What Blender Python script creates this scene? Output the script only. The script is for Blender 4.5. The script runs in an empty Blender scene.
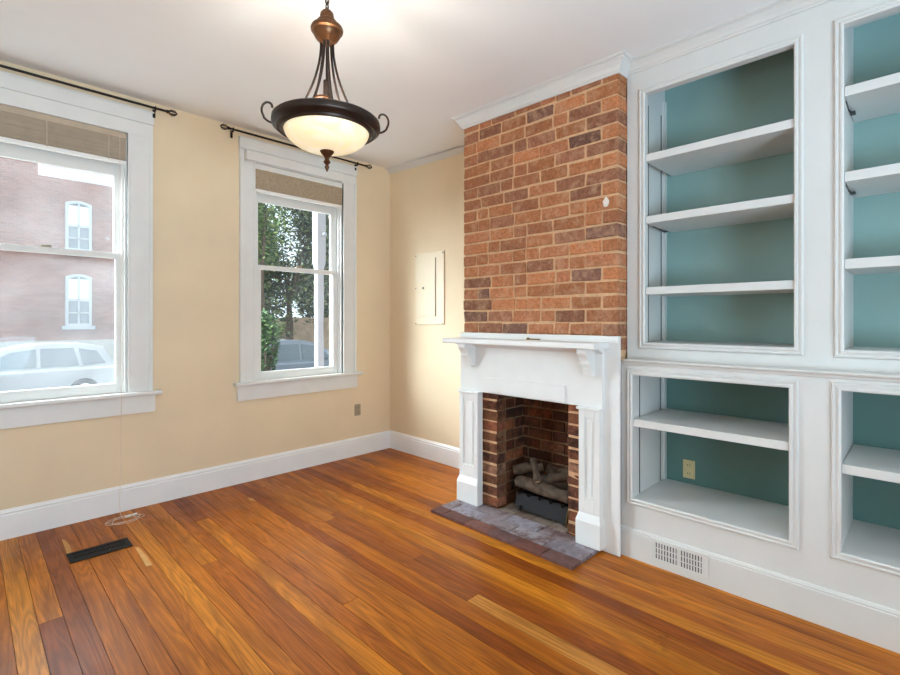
import bpy, bmesh, math, random
from mathutils import Vector, Matrix
R = random.Random(7)
SC = bpy.context.scene
COL = SC.collection
PI = math.pi

# ------------------------------------------------------------------ materials
def srgb(r, g, b):
    f = lambda c: c/12.92 if c <= .04045 else ((c+.055)/1.055)**2.4
    return (f(r/255), f(g/255), f(b/255), 1)

def new_mat(name):
    m = bpy.data.materials.new(name); m.use_nodes = True
    nt = m.node_tree
    b = nt.nodes['Principled BSDF']
    return m, nt, b

def N(nt, typ, **kw):
    n = nt.nodes.new(typ)
    for k, v in kw.items():
        if k in n.inputs: n.inputs[k].default_value = v
        else: setattr(n, k, v)
    return n

def paint(name, col, rough=.5, var=.06, scale=6, bump=.05, bscale=60, metal=0, coat=0, spec=.5):
    """Plain finish with a faint procedural mottle and surface texture."""
    m, nt, b = new_mat(name); L = nt.links.new
    tc = N(nt, 'ShaderNodeTexCoord')
    n = N(nt, 'ShaderNodeTexNoise', Scale=scale, Detail=4.0)
    L(tc.outputs['Object'], n.inputs['Vector'])
    mr = N(nt, 'ShaderNodeMapRange'); mr.inputs['From Min'].default_value = .3; mr.inputs['From Max'].default_value = .7
    mr.inputs['To Min'].default_value = 1-var; mr.inputs['To Max'].default_value = 1+var*.4
    L(n.outputs['Fac'], mr.inputs['Value'])
    mx = N(nt, 'ShaderNodeMix', data_type='RGBA', blend_type='MULTIPLY'); mx.inputs[0].default_value = 1
    mx.inputs[6].default_value = col
    L(mr.outputs[0], mx.inputs[7]); L(mx.outputs[2], b.inputs['Base Color'])
    b.inputs['Roughness'].default_value = rough; b.inputs['Metallic'].default_value = metal
    b.inputs['Coat Weight'].default_value = coat; b.inputs['Specular IOR Level'].default_value = spec
    if bump:
        n2 = N(nt, 'ShaderNodeTexNoise', Scale=bscale, Detail=3.0)
        L(tc.outputs['Object'], n2.inputs['Vector'])
        bp = N(nt, 'ShaderNodeBump', Strength=bump, Distance=.01)
        L(n2.outputs['Fac'], bp.inputs['Height']); L(bp.outputs[0], b.inputs['Normal'])
    return m

def attr_mat(name, rough=.85, nscale=40, lo=.72, hi=1.18, bump=.5, bdist=.004, spec=.3, dirt=None, dscale=5, dlo=.5, dhi=.66):
    """Colour comes from each piece's own colour attribute, broken up by noise."""
    m, nt, b = new_mat(name); L = nt.links.new
    tc = N(nt, 'ShaderNodeTexCoord')
    at = N(nt, 'ShaderNodeAttribute', attribute_name='col')
    n = N(nt, 'ShaderNodeTexNoise', Scale=nscale, Detail=6.0, Roughness=.65)
    L(tc.outputs['Object'], n.inputs['Vector'])
    mr = N(nt, 'ShaderNodeMapRange'); mr.inputs['From Min'].default_value = .3; mr.inputs['From Max'].default_value = .7
    mr.inputs['To Min'].default_value = lo; mr.inputs['To Max'].default_value = hi
    L(n.outputs['Fac'], mr.inputs['Value'])
    mx = N(nt, 'ShaderNodeMix', data_type='RGBA', blend_type='MULTIPLY'); mx.inputs[0].default_value = 1
    L(at.outputs['Color'], mx.inputs[6]); L(mr.outputs[0], mx.inputs[7])
    out = mx.outputs[2]
    if dirt:
        n3 = N(nt, 'ShaderNodeTexNoise', Scale=dscale, Detail=8.0, Roughness=.7)
        L(tc.outputs['Object'], n3.inputs['Vector'])
        m3 = N(nt, 'ShaderNodeMapRange'); m3.inputs['From Min'].default_value = dlo; m3.inputs['From Max'].default_value = dhi
        m3.inputs['To Max'].default_value = dirt[1]
        L(n3.outputs['Fac'], m3.inputs['Value'])
        mx2 = N(nt, 'ShaderNodeMix', data_type='RGBA'); L(m3.outputs[0], mx2.inputs[0]); L(out, mx2.inputs[6])
        mx2.inputs[7].default_value = dirt[0]; out = mx2.outputs[2]
    L(out, b.inputs['Base Color'])
    b.inputs['Roughness'].default_value = rough; b.inputs['Specular IOR Level'].default_value = spec
    bp = N(nt, 'ShaderNodeBump', Strength=bump, Distance=bdist)
    L(n.outputs['Fac'], bp.inputs['Height']); L(bp.outputs[0], b.inputs['Normal'])
    return m

def floor_mat():
    m, nt, b = new_mat('heart_pine_boards'); L = nt.links.new
    tc = N(nt, 'ShaderNodeTexCoord')
    at = N(nt, 'ShaderNodeAttribute', attribute_name='col')
    of = N(nt, 'ShaderNodeAttribute', attribute_name='off')
    add = N(nt, 'ShaderNodeVectorMath', operation='ADD')
    sc = N(nt, 'ShaderNodeVectorMath', operation='SCALE'); sc.inputs['Scale'].default_value = 37.0
    L(of.outputs['Vector'], sc.inputs[0]); L(tc.outputs['Object'], add.inputs[0]); L(sc.outputs[0], add.inputs[1])
    # cathedral grain: distorted rings stretched along the board
    mp = N(nt, 'ShaderNodeMapping'); mp.inputs['Scale'].default_value = (11, .7, 1)
    L(add.outputs[0], mp.inputs['Vector'])
    nw = N(nt, 'ShaderNodeTexNoise', Scale=1.0, Detail=2.0, Distortion=.6); L(mp.outputs[0], nw.inputs['Vector'])
    mul = N(nt, 'ShaderNodeMath', operation='MULTIPLY'); mul.inputs[1].default_value = 75.0; L(nw.outputs['Fac'], mul.inputs[0])
    sn = N(nt, 'ShaderNodeMath', operation='SINE'); L(mul.outputs[0], sn.inputs[0])
    g1 = N(nt, 'ShaderNodeMapRange'); g1.inputs['From Min'].default_value = -1; g1.inputs['To Min'].default_value = .74; g1.inputs['To Max'].default_value = 1.06
    L(sn.outputs[0], g1.inputs['Value'])
    # fine fibres
    mp2 = N(nt, 'ShaderNodeMapping'); mp2.inputs['Scale'].default_value = (160, 4, 1); L(add.outputs[0], mp2.inputs['Vector'])
    nf = N(nt, 'ShaderNodeTexNoise', Scale=1.0, Detail=4.0); L(mp2.outputs[0], nf.inputs['Vector'])
    g2 = N(nt, 'ShaderNodeMapRange'); g2.inputs['From Min'].default_value = .3; g2.inputs['From Max'].default_value = .7
    g2.inputs['To Min'].default_value = .82; g2.inputs['To Max'].default_value = 1.12; L(nf.outputs['Fac'], g2.inputs['Value'])
    # long streaks of darker heartwood
    mp3 = N(nt, 'ShaderNodeMapping'); mp3.inputs['Scale'].default_value = (11, 1.1, 1); L(add.outputs[0], mp3.inputs['Vector'])
    ns = N(nt, 'ShaderNodeTexNoise', Scale=1.0, Detail=5.0, Roughness=.6); L(mp3.outputs[0], ns.inputs['Vector'])
    g3 = N(nt, 'ShaderNodeMapRange'); g3.inputs['From Min'].default_value = .48; g3.inputs['From Max'].default_value = .70
    g3.inputs['To Max'].default_value = .75; L(ns.outputs['Fac'], g3.inputs['Value'])
    gm = N(nt, 'ShaderNodeMath', operation='MULTIPLY'); L(g1.outputs[0], gm.inputs[0]); L(g2.outputs[0], gm.inputs[1])
    mx = N(nt, 'ShaderNodeMix', data_type='RGBA', blend_type='MULTIPLY'); mx.inputs[0].default_value = 1
    L(at.outputs['Color'], mx.inputs[6]); L(gm.outputs[0], mx.inputs[7])
    mx2 = N(nt, 'ShaderNodeMix', data_type='RGBA'); L(g3.outputs[0], mx2.inputs[0]); L(mx.outputs[2], mx2.inputs[6]); mx2.inputs[7].default_value = srgb(104, 48, 16)
    # scattered dark knots and stains
    vo = N(nt, 'ShaderNodeTexNoise', Scale=4.0, Detail=8.0, Roughness=.75); L(tc.outputs['Object'], vo.inputs['Vector'])
    g4 = N(nt, 'ShaderNodeMapRange'); g4.inputs['From Min'].default_value = .63; g4.inputs['From Max'].default_value = .76; g4.inputs['To Max'].default_value = .8
    L(vo.outputs['Fac'], g4.inputs['Value'])
    mx3 = N(nt, 'ShaderNodeMix', data_type='RGBA'); L(g4.outputs[0], mx3.inputs[0]); L(mx2.outputs[2], mx3.inputs[6]); mx3.inputs[7].default_value = srgb(70, 32, 14)
    L(mx3.outputs[2], b.inputs['Base Color'])
    b.inputs['Roughness'].default_value = .36
    b.inputs['Specular IOR Level'].default_value = .2
    nr = N(nt, 'ShaderNodeTexNoise', Scale=9.0, Detail=5.0); L(tc.outputs['Object'], nr.inputs['Vector'])
    gr = N(nt, 'ShaderNodeMapRange'); gr.inputs['To Min'].default_value = .25; gr.inputs['To Max'].default_value = .55; L(nr.outputs['Fac'], gr.inputs['Value'])
    L(gr.outputs[0], b.inputs['Roughness'])
    bp = N(nt, 'ShaderNodeBump', Strength=.25, Distance=.003); L(nf.outputs['Fac'], bp.inputs['Height']); L(bp.outputs[0], b.inputs['Normal'])
    return m

def pane_mat(name, haze, tint=(.97, .99, .98, 1)):
    """Thin window glass: clear, a little mirror, a film of dust that catches daylight."""
    m, nt, b = new_mat(name); L = nt.links.new
    nt.nodes.remove(b)
    out = nt.nodes['Material Output']
    tr = N(nt, 'ShaderNodeBsdfTransparent'); tr.inputs['Color'].default_value = tint
    gl = N(nt, 'ShaderNodeBsdfGlossy'); gl.inputs['Roughness'].default_value = .03
    fr = N(nt, 'ShaderNodeFresnel'); fr.inputs['IOR'].default_value = 1.45
    mfr = N(nt, 'ShaderNodeMath', operation='MULTIPLY'); mfr.inputs[1].default_value = .12; L(fr.outputs[0], mfr.inputs[0])
    a = N(nt, 'ShaderNodeMixShader'); L(mfr.outputs[0], a.inputs[0]); L(tr.outputs[0], a.inputs[1]); L(gl.outputs[0], a.inputs[2])
    tl = N(nt, 'ShaderNodeBsdfTranslucent'); tl.inputs['Color'].default_value = (1, 1, 1, 1)
    tc = N(nt, 'ShaderNodeTexCoord')
    n = N(nt, 'ShaderNodeTexNoise', Scale=3.0, Detail=5.0); L(tc.outputs['Object'], n.inputs['Vector'])
    mr = N(nt, 'ShaderNodeMapRange'); mr.inputs['From Min'].default_value = .25; mr.inputs['From Max'].default_value = .75
    mr.inputs['To Min'].default_value = haze*.6; mr.inputs['To Max'].default_value = haze*1.4; L(n.outputs['Fac'], mr.inputs['Value'])
    c = N(nt, 'ShaderNodeMixShader'); L(mr.outputs[0], c.inputs[0]); L(a.outputs[0], c.inputs[1]); L(tl.outputs[0], c.inputs[2])
    L(c.outputs[0], out.inputs['Surface'])
    return m

def shade_mat():
    m, nt, b = new_mat('alabaster_glass'); L = nt.links.new
    tc = N(nt, 'ShaderNodeTexCoord')
    n = N(nt, 'ShaderNodeTexNoise', Scale=9.0, Detail=6.0, Distortion=1.2); L(tc.outputs['Object'], n.inputs['Vector'])
    cr = N(nt, 'ShaderNodeValToRGB')
    cr.color_ramp.elements[0].position = .3; cr.color_ramp.elements[0].color = srgb(246, 222, 174)
    cr.color_ramp.elements[1].position = .68; cr.color_ramp.elements[1].color = srgb(255, 242, 210)
    L(n.outputs['Fac'], cr.inputs['Fac']); L(cr.outputs[0], b.inputs['Base Color']); L(cr.outputs[0], b.inputs['Emission Color'])
    b.inputs['Emission Strength'].default_value = .42
    b.inputs['Roughness'].default_value = .3
    return m

def bark_mat():
    return paint('tree_bark', srgb(92, 76, 62), .9, .3, 12, .6, 25)

def car_glass():
    return paint('car_window_glass', srgb(74, 86, 94), .08, .1, 3, 0, 10, 0, .4, .6)

M = {}
M['white'] = paint('white_trim_paint', srgb(211, 209, 206), .38, .035, 5, .06, 45)
M['mantel'] = paint('white_mantel_paint', srgb(228, 227, 225), .4, .04, 7, .08, 35)
M['frame'] = paint('white_window_paint', srgb(226, 224, 220), .45, .04, 7, .06, 40)
M['ceiling'] = paint('ceiling_paint', srgb(236, 236, 236), .9, .02, 2, .04, 80, spec=.1)
M['cream'] = paint('cream_wall_paint', srgb(230, 209, 177), .7, .05, 2.2, .05, 60, spec=.25)
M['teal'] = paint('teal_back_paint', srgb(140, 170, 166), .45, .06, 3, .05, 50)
M['lowerteal'] = paint('lower_back_teal', srgb(88, 124, 120), .45, .06, 3, .05, 50)  # lower shelf backs set to a darker teal than the upper ones
M['basewhite'] = paint('baseboard_paint', srgb(238, 238, 238), .4, .03, 6, .05, 45)
M['slot'] = paint('dark_slot_metal', srgb(58, 56, 54), .5, .1, 8, 0)
M['mortar'] = paint('lime_mortar', srgb(214, 172, 134), .95, .16, 30, .6, 90, spec=.15)
M['soot_mortar'] = paint('sooted_mortar', srgb(128, 98, 72), .95, .35, 20, .6, 90, spec=.15)
M['brick'] = attr_mat('old_brick', .92, 60, .62, 1.25, 1.0, .009, .15, (srgb(206, 164, 132), .65), 16, .48, .72)
M['firebrick'] = attr_mat('firebox_brick', .95, 35, .6, 1.25, .9, .006, .15, (srgb(48, 36, 30), .8), 6, .46, .62)
M['hearthstone'] = attr_mat('hearth_paver', .75, 26, .72, 1.2, .7, .004, .35, (srgb(92, 58, 48), .8), 7, .5, .6)
M['floor'] = floor_mat()
M['gap'] = paint('dark_subfloor', srgb(46, 26, 14), .9, .2, 8, 0)
M['bronze'] = paint('oiled_bronze', srgb(60, 48, 42), .38, .25, 14, .08, 40, .75)
M['copper'] = paint('rubbed_copper_bronze', srgb(104, 70, 46), .34, .35, 16, .08, 40, .8)
M['iron'] = paint('black_iron', srgb(40, 32, 28), .45, .15, 12, .1, 60, .5)
M['pan'] = paint('burner_pan_black', srgb(34, 34, 38), .55, .2, 15, .1, 60, .2)
M['shade'] = shade_mat()
M['blind'] = paint('taupe_blind_slat', srgb(186, 168, 146), .6, .1, 12, .05, 60)
M['blind2'] = paint('tan_woven_blind', srgb(194, 174, 146), .7, .16, 40, .2, 120)
M['rail'] = paint('white_blind_rail', srgb(238, 236, 230), .5, .03, 8, 0)
M['cord'] = paint('pale_cord', srgb(232, 214, 196), .8, .1, 40, 0)
M['register'] = paint('black_register_metal', srgb(14, 14, 15), .6, .15, 20, .05, 60, 0, 0, .25)
M['ivory'] = paint('ivory_plastic', srgb(214, 196, 150), .4, .04, 10, 0)
M['taupe_plate'] = paint('taupe_cover_plate', srgb(160, 146, 124), .45, .05, 10, 0)
M['worn'] = paint('bare_worn_wood', srgb(206, 152, 84), .6, .2, 18, .1, 90)
M['panelpaint'] = paint('painted_panel_door', srgb(229, 212, 184), .55, .03, 3, .03, 60)
M['log'] = paint('ceramic_log_bark', srgb(96, 80, 68), .9, .5, 22, .9, 40, spec=.15)
M['logend'] = paint('ceramic_log_cut', srgb(190, 150, 108), .9, .3, 25, .4, 60, spec=.15)
M['brass'] = paint('tarnished_brass', srgb(120, 96, 50), .4, .2, 15, 0, 40, .7)
M['plaster'] = paint('plaster_remnant', srgb(226, 214, 204), .9, .1, 30, .4, 60)
M['pane_l'] = pane_mat('hazed_window_glass', .035)
M['pane_r'] = pane_mat('clear_window_glass', .005)
def far_brick():
    m, nt, b = new_mat('street_brick'); L = nt.links.new
    tc = N(nt, 'ShaderNodeTexCoord'); mp = N(nt, 'ShaderNodeMapping'); mp.inputs['Rotation'].default_value = (PI/2, 0, 0)
    L(tc.outputs['Object'], mp.inputs['Vector'])
    t = N(nt, 'ShaderNodeTexBrick', Scale=1.0); t.inputs['Brick Width'].default_value = .24; t.inputs['Row Height'].default_value = .085; t.inputs['Mortar Size'].default_value = .008
    t.inputs['Color1'].default_value = srgb(150, 98, 82); t.inputs['Color2'].default_value = srgb(134, 84, 70); t.inputs['Mortar'].default_value = srgb(138, 112, 100)
    L(mp.outputs[0], t.inputs['Vector'])
    n = N(nt, 'ShaderNodeTexNoise', Scale=.7, Detail=5.0); L(tc.outputs['Object'], n.inputs['Vector'])
    r = N(nt, 'ShaderNodeMapRange'); r.inputs['From Min'].default_value = .3; r.inputs['From Max'].default_value = .7; r.inputs['To Min'].default_value = .85; r.inputs['To Max'].default_value = 1.15
    L(n.outputs['Fac'], r.inputs['Value'])
    x = N(nt, 'ShaderNodeMix', data_type='RGBA', blend_type='MULTIPLY'); x.inputs[0].default_value = 1; L(t.outputs['Color'], x.inputs[6]); L(r.outputs[0], x.inputs[7])
    L(x.outputs[2], b.inputs['Base Color']); b.inputs['Roughness'].default_value = .95; return m
M['farbrick'] = far_brick()
M['stucco'] = paint('pale_foundation_stucco', srgb(176, 172, 166), .9, .1, 3, .2, 20)
M['farwin'] = paint('street_window_glass', srgb(120, 130, 138), .15, .15, 1.5, 0)
M['outwhite'] = paint('exterior_white_paint', srgb(178, 182, 186), .6, .05, 4, .1, 30)
M['post'] = paint('porch_post_paint', srgb(150, 153, 156), .6, .05, 4, .1, 30)
M['road'] = paint('street_asphalt', srgb(96, 96, 98), .95, .15, 1.5, .2, 30)
M['walk'] = paint('sidewalk_concrete', srgb(140, 138, 132), .95, .1, 2, .2, 30)
M['tan'] = paint('tan_garden_wall', srgb(176, 150, 124), .95, .25, 3, .4, 15)
M['carwhite'] = paint('white_car_paint', srgb(150, 152, 155), .4, .02, 2, 0, 10, 0, .6)
M['cargrey'] = paint('grey_car_paint', srgb(104, 110, 120), .35, .03, 2, 0, 10, .3, .6)
M['carglass'] = car_glass()
M['tyre'] = paint('tyre_rubber', srgb(34, 34, 36), .85, .1, 10, 0)
M['leaf'] = attr_mat('tree_leaf', .6, 3, .85, 1.1, 0, .001, .3)
M['bark'] = bark_mat()

# ------------------------------------------------------------------ mesh builder
class MB:
    def __init__(s):
        s.v = []; s.f = []; s.c = []; s.o = []; s.cc = (1, 1, 1, 1); s.co = (0, 0, 0)
    def add(s, verts, faces):
        b = len(s.v); s.v += [tuple(p) for p in verts]
        for f in faces:
            s.f.append([b+i for i in f]); s.c.append(s.cc); s.o.append(s.co)
        return s
    def box(s, x0, x1, y0, y1, z0, z1, j=0):
        P = [(x, y, z) for x in (x0, x1) for y in (y0, y1) for z in (z0, z1)]
        if j: P = [tuple(c+R.uniform(-j, j) for c in p) for p in P]
        return s.add(P, [(0,1,3,2), (4,6,7,5), (0,4,5,1), (2,3,7,6), (0,2,6,4), (1,5,7,3)])
    def obox(s, c, ax, ay, az):
        c, ax, ay, az = map(Vector, (c, ax, ay, az))
        P = [c+a*ax+b*ay+d*az for a in (-1, 1) for b in (-1, 1) for d in (-1, 1)]
        return s.add(P, [(0,1,3,2), (4,6,7,5), (0,4,5,1), (2,3,7,6), (0,2,6,4), (1,5,7,3)])
    def prism(s, poly, axis, a0, a1):
        """poly: 2-D outline in the two other axes (order x<y<z); extruded along axis a0..a1"""
        n = len(poly)
        def pt(p, a): q = list(p); q.insert(axis, a); return q
        V = [pt(p, a0) for p in poly]+[pt(p, a1) for p in poly]
        F = [tuple(range(n-1, -1, -1)), tuple(range(n, 2*n))]
        F += [(i, (i+1) % n, n+(i+1) % n, n+i) for i in range(n)]
        return s.add(V, F)
    def lathe(s, prof, c, n=32, close=True):
        cx, cy, cz = c; V = []; F = []
        for r, z in prof:
            for k in range(n):
                a = 2*PI*k/n; V.append((cx+r*math.cos(a), cy+r*math.sin(a), cz+z))
        for i in range(len(prof)-1):
            for k in range(n):
                F.append((i*n+k, i*n+(k+1) % n, (i+1)*n+(k+1) % n, (i+1)*n+k))
        if close:
            F.append(tuple(range(n-1, -1, -1))); m = (len(prof)-1)*n; F.append(tuple(range(m, m+n)))
        return s.add(V, F)
    def tube(s, pts, r, n=8, closed=False):
        pts = [Vector(p) for p in pts]; m = len(pts)
        rr = r if isinstance(r, (list, tuple)) else [r]*m
        V = []; F = []; up = None
        for i, p in enumerate(pts):
            if closed: t = pts[(i+1) % m]-pts[i-1]
            else: t = pts[min(i+1, m-1)]-pts[max(i-1, 0)]
            t.normalize()
            if up is None:
                up = Vector((0, 0, 1)) if abs(t.z) < .9 else Vector((1, 0, 0))
            a = t.cross(up)
            if a.length < 1e-5: a = t.cross(Vector((.3, 1, .2)))
            a.normalize(); b = a.cross(t); b.normalize(); up = b
            for k in range(n):
                th = 2*PI*k/n; V.append(p+(a*math.cos(th)+b*math.sin(th))*rr[i])
        for i in range(m if closed else m-1):
            j = (i+1) % m
            for k in range(n): F.append((i*n+k, i*n+(k+1) % n, j*n+(k+1) % n, j*n+k))
        if not closed:
            F.append(tuple(range(n-1, -1, -1))); F.append(tuple(range((m-1)*n, m*n)))
        return s.add(V, F)
    def frame(s, X, y0, y1, z0, z1, prof):
        """picture-frame moulding on a face looking toward -x; prof = (outward offset, projection) points"""
        V = []; n = len(prof)
        for (o, p) in prof:
            V += [(X-p, y0-o, z0-o), (X-p, y1+o, z0-o), (X-p, y1+o, z1+o), (X-p, y0-o, z1+o)]
        F = []
        for i in range(n):
            j = (i+1) % n
            for k in range(4):
                l = (k+1) % 4; F.append((i*4+k, i*4+l, j*4+l, j*4+k))
        return s.add(V, F)
    def build(s, name, mat, parent=None, smooth=False, bevel=0, seg=2, sub=0, attr=False, mats=None):
        off = Vector((0, 0, 0)); q = parent
        while q is not None: off += q.location; q = q.parent
        me = bpy.data.meshes.new(name)
        me.from_pydata([tuple(Vector(p)-off) for p in s.v], [], s.f); me.update()
        if attr:
            a = me.attributes.new('col', 'FLOAT_COLOR', 'FACE'); o = me.attributes.new('off', 'FLOAT_VECTOR', 'FACE')
            for i in range(len(me.polygons)):
                a.data[i].color = s.c[i]; o.data[i].vector = s.o[i]
        bm = bmesh.new(); bm.from_mesh(me); bmesh.ops.recalc_face_normals(bm, faces=bm.faces); bm.to_mesh(me); bm.free()
        me.materials.append(M[mat])
        ob = bpy.data.objects.new(name, me); COL.objects.link(ob)
        if parent: ob.parent = parent
        if smooth:
            for p in me.polygons: p.use_smooth = True
            if smooth != 'full':
                me.set_sharp_from_angle(angle=math.radians(40))
        if bevel:
            mod = ob.modifiers.new('soft_edges', 'BEVEL'); mod.width = bevel; mod.segments = seg; mod.limit_method = 'ANGLE'; mod.angle_limit = math.radians(40)
        if sub:
            mod = ob.modifiers.new('smooth', 'SUBSURF'); mod.levels = sub; mod.render_levels = sub
        return ob

def tag(o, label=None, cat=None, group=None, kind=None):
    if label: o['label'] = label
    if cat: o['category'] = cat
    if group: o['group'] = group
    if kind: o['kind'] = kind
    return o
def thing(name, loc, label, cat, group=None, kind=None):
    o = bpy.data.objects.new(name, None); COL.objects.link(o); o.location = loc; o.empty_display_size = .1
    return tag(o, label, cat, group, kind)
def structure(o, label, cat): return tag(o, label, cat, kind='structure')

# ------------------------------------------------------------------ key planes (metres; window wall along x, fireplace wall along y)
YW = 4.125            # window wall
XA = 3.245            # alcove wall / wall behind the bookcase
XC = 2.705            # chimney breast
XL, XU = 2.735, 2.815 # lower and upper bookcase faces
CY0, CY1 = 1.283, 2.527
X0, Y0 = -2.2, -2.6   # far limits of the room behind the camera
def ceil_z(y):
    k = [(-9, 2.915), (1.5, 2.915), (2.5, 2.932), (3.1, 2.972), (4.125, 3.012), (9, 3.03)]
    for (a, za), (b, zb) in zip(k, k[1:]):
        if y <= b: return za+(zb-za)*(y-a)/(b-a)

# ------------------------------------------------------------------ floor
m = MB()
tones = [(190,110,28), (198,118,30), (180,102,24), (200,122,32), (168,90,22), (186,106,24), (208,132,40), (146,72,18), (176,98,22)]
def board(x0, x1, y0, y1, rgb):
    m.cc = srgb(*rgb); m.co = (R.random(), R.random(), R.random())
    m.box(x0+.0011, x1-.0011, y0+.0008, y1-.0008, -.02, R.uniform(-.0006, 0))
x = .234-.0895*27; i = 0
while x < XA:
    w = .0895 if x < .62 else R.choice((.082, .086, .09, .094))
    if 0 < XA-x-w < .04: w = XA-x
    x1 = min(x+w, XA)
    y = Y0
    special = None
    xc = (x+x1)/2
    if .32 < xc < .41: special = (150, 80, 34)
    while y < YW:
        L_ = R.uniform(2.8, 8)
        y1 = min(y+L_, YW)
        if YW-y1 < .5: y1 = YW
        rgb = special or R.choice(tones)
        if 1.70 < xc < 1.79: # long reddish heart boards ending beside a pale one
            for a, b, cc in ((Y0, 1.6, (200, 132, 58)), (1.6, 2.92, (150, 78, 26)), (2.92, YW, (186, 112, 40))): board(x, x1, a, b, cc)
            break
        if 1.79 < xc < 1.88:
            for a, b, cc in ((Y0, 2.1, (146, 74, 24)), (2.1, 3.0, (154, 82, 28)), (3.0, YW, (188, 112, 40))): board(x, x1, a, b, cc)
            break
        board(x, x1, y, y1, rgb); y = y1
    x = x1; i += 1
fl = structure(m.build('floor', 'floor', attr=True), 'orange heart pine board floor with reddish streaks', 'floor')
structure(MB().box(X0, XA, Y0, YW, -.06, -.022).build('floor_underlay', 'gap'), 'dark gaps between the pine floor boards', 'floor')

# worn bare patches beside the floor register (bare wood with no finish)
def patch(name, pts, label):
    p = MB().prism(pts, 2, -.001, .0006).build(name, 'worn')
    return tag(p, label, 'floor patch')
patch('worn_floor_patch', [(.424,3.60), (.447,3.60), (.452,3.72), (.44,3.84), (.428,3.86)], 'pale bare wood patch at left end of black floor register')
patch('worn_floor_patch', [(.714,3.10), (.742,3.09), (.748,3.22), (.74,3.40), (.724,3.41), (.72,3.25)], 'pale bare wood patch to the right of black floor register')
patch('worn_floor_patch', [(1.53,3.66), (1.56,3.63), (1.565,3.70), (1.545,3.735)], 'small pale chipped spot on floor boards in front of right window')

# ------------------------------------------------------------------ walls, ceiling
W1 = (-.07, .829); W2 = (1.762, 2.642); ZS, ZH = .845, 2.735
def wall_with_holes(name, y0, y1, xs, holes, ztop, label, mat='cream'):
    m = MB(); x = xs[0]
    for (a, b, z0, z1) in holes:
        m.box(x, a, y0, y1, 0, ztop); m.box(a, b, y0, y1, 0, z0); m.box(a, b, y0, y1, z1, ztop); x = b
    m.box(x, xs[1], y0, y1, 0, ztop)
    return structure(m.build(name, mat), label, 'wall')
wall_with_holes('wall_back', YW, YW+.24, (X0, XA+.24), [(W1[0], W1[1], ZS-.03, ZH), (W2[0], W2[1], ZS-.03, ZH)], 3.012, 'cream painted wall with the two sash windows')
wall_with_holes('wall_exterior', YW+.241, YW+.30, (X0, XA+.24), [(W1[0]-.06, W1[1]+.09, ZS-.06, ZH+.06), (W2[0]-.06, W2[1]+.13, ZS-.06, ZH+.06)], 3.012, 'red brick outer face of the window wall', 'farbrick')
structure(MB().box(XA, XA+.24, Y0, YW, 0, 3.012).build('wall_right', 'cream'), 'cream alcove wall between corner and chimney breast', 'wall')
m = MB(); m.box(X0-.2, X0, Y0, -1.7, 0, 3.0); m.box(X0-.2, X0, 2.2, YW, 0, 3.0); m.box(X0-.2, X0, -1.7, 2.2, 0, .7); m.box(X0-.2, X0, -1.7, 2.2, 2.72, 3.0)  # hole added in the unseen side wall to admit fill light
structure(m.build('wall_left', 'cream'), 'cream side wall behind the camera', 'wall')
m = MB(); m.box(X0-.2, -1.2, Y0-.2, Y0, 0, 3.0); m.box(1.6, XA+.24, Y0-.2, Y0, 0, 3.0); m.box(-1.2, 1.6, Y0-.2, Y0, 2.5, 3.0)  # gap added in the unseen rear wall for the fill lamp
structure(m.build('wall_front', 'cream'), 'cream wall with added fill-light opening behind the camera', 'wall')
m = MB(); ys = [Y0-.2, 0, 1.5, 2.0, 2.5, 2.8, 3.1, 3.6, YW+.0]
V = []; F = []
for k, y in enumerate(ys):
    V += [(X0-.2, y, ceil_z(y)), (XA+.05, y, ceil_z(y)), (X0-.2, y, 3.16), (XA+.05, y, 3.16)]
    if k:
        a = 4*(k-1); b = 4*k; F += [(a, a+1, b+1, b), (a+2, b+2, b+3, a+3), (a, b, b+2, a+2), (a+1, a+3, b+3, b+1)]
F += [(0, 2, 3, 1), (4*len(ys)-4, 4*len(ys)-3, 4*len(ys)-1, 4*len(ys)-2)]
m.add(V, F); structure(m.build('ceiling', 'ceiling', smooth=True), 'white slightly sagging plaster ceiling', 'ceiling')

# baseboards
def base_prof(d, h): return [(0, 0), (d, 0), (d, h-.035), (d-.004, h-.03), (d-.002, h-.018), (d-.010, h-.006), (d-.012, h), (0, h)]
m = MB(); m.prism([(YW-a, z) for a, z in base_prof(.02, .185)], 0, X0, XA)
structure(m.build('baseboard_back', 'basewhite'), 'white moulded baseboard under the windows', 'baseboard')
m = MB(); m.prism([(XA-a, z) for a, z in base_prof(.02, .185)], 1, CY1, YW-.02)
structure(m.build('baseboard_alcove', 'basewhite'), 'white moulded baseboard in the alcove left of fireplace', 'baseboard')
m = MB(); m.prism([(XL-a, z) for a, z in [(0,0), (.016,0), (.016,.148), (.012,.152), (.014,.158), (.008,.168), (0,.17)]], 1, -.6, CY0+.09)
bbr = structure(m.build('baseboard_right', 'white'), 'white baseboard along the foot of the built-in bookcase', 'baseboard')

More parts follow.
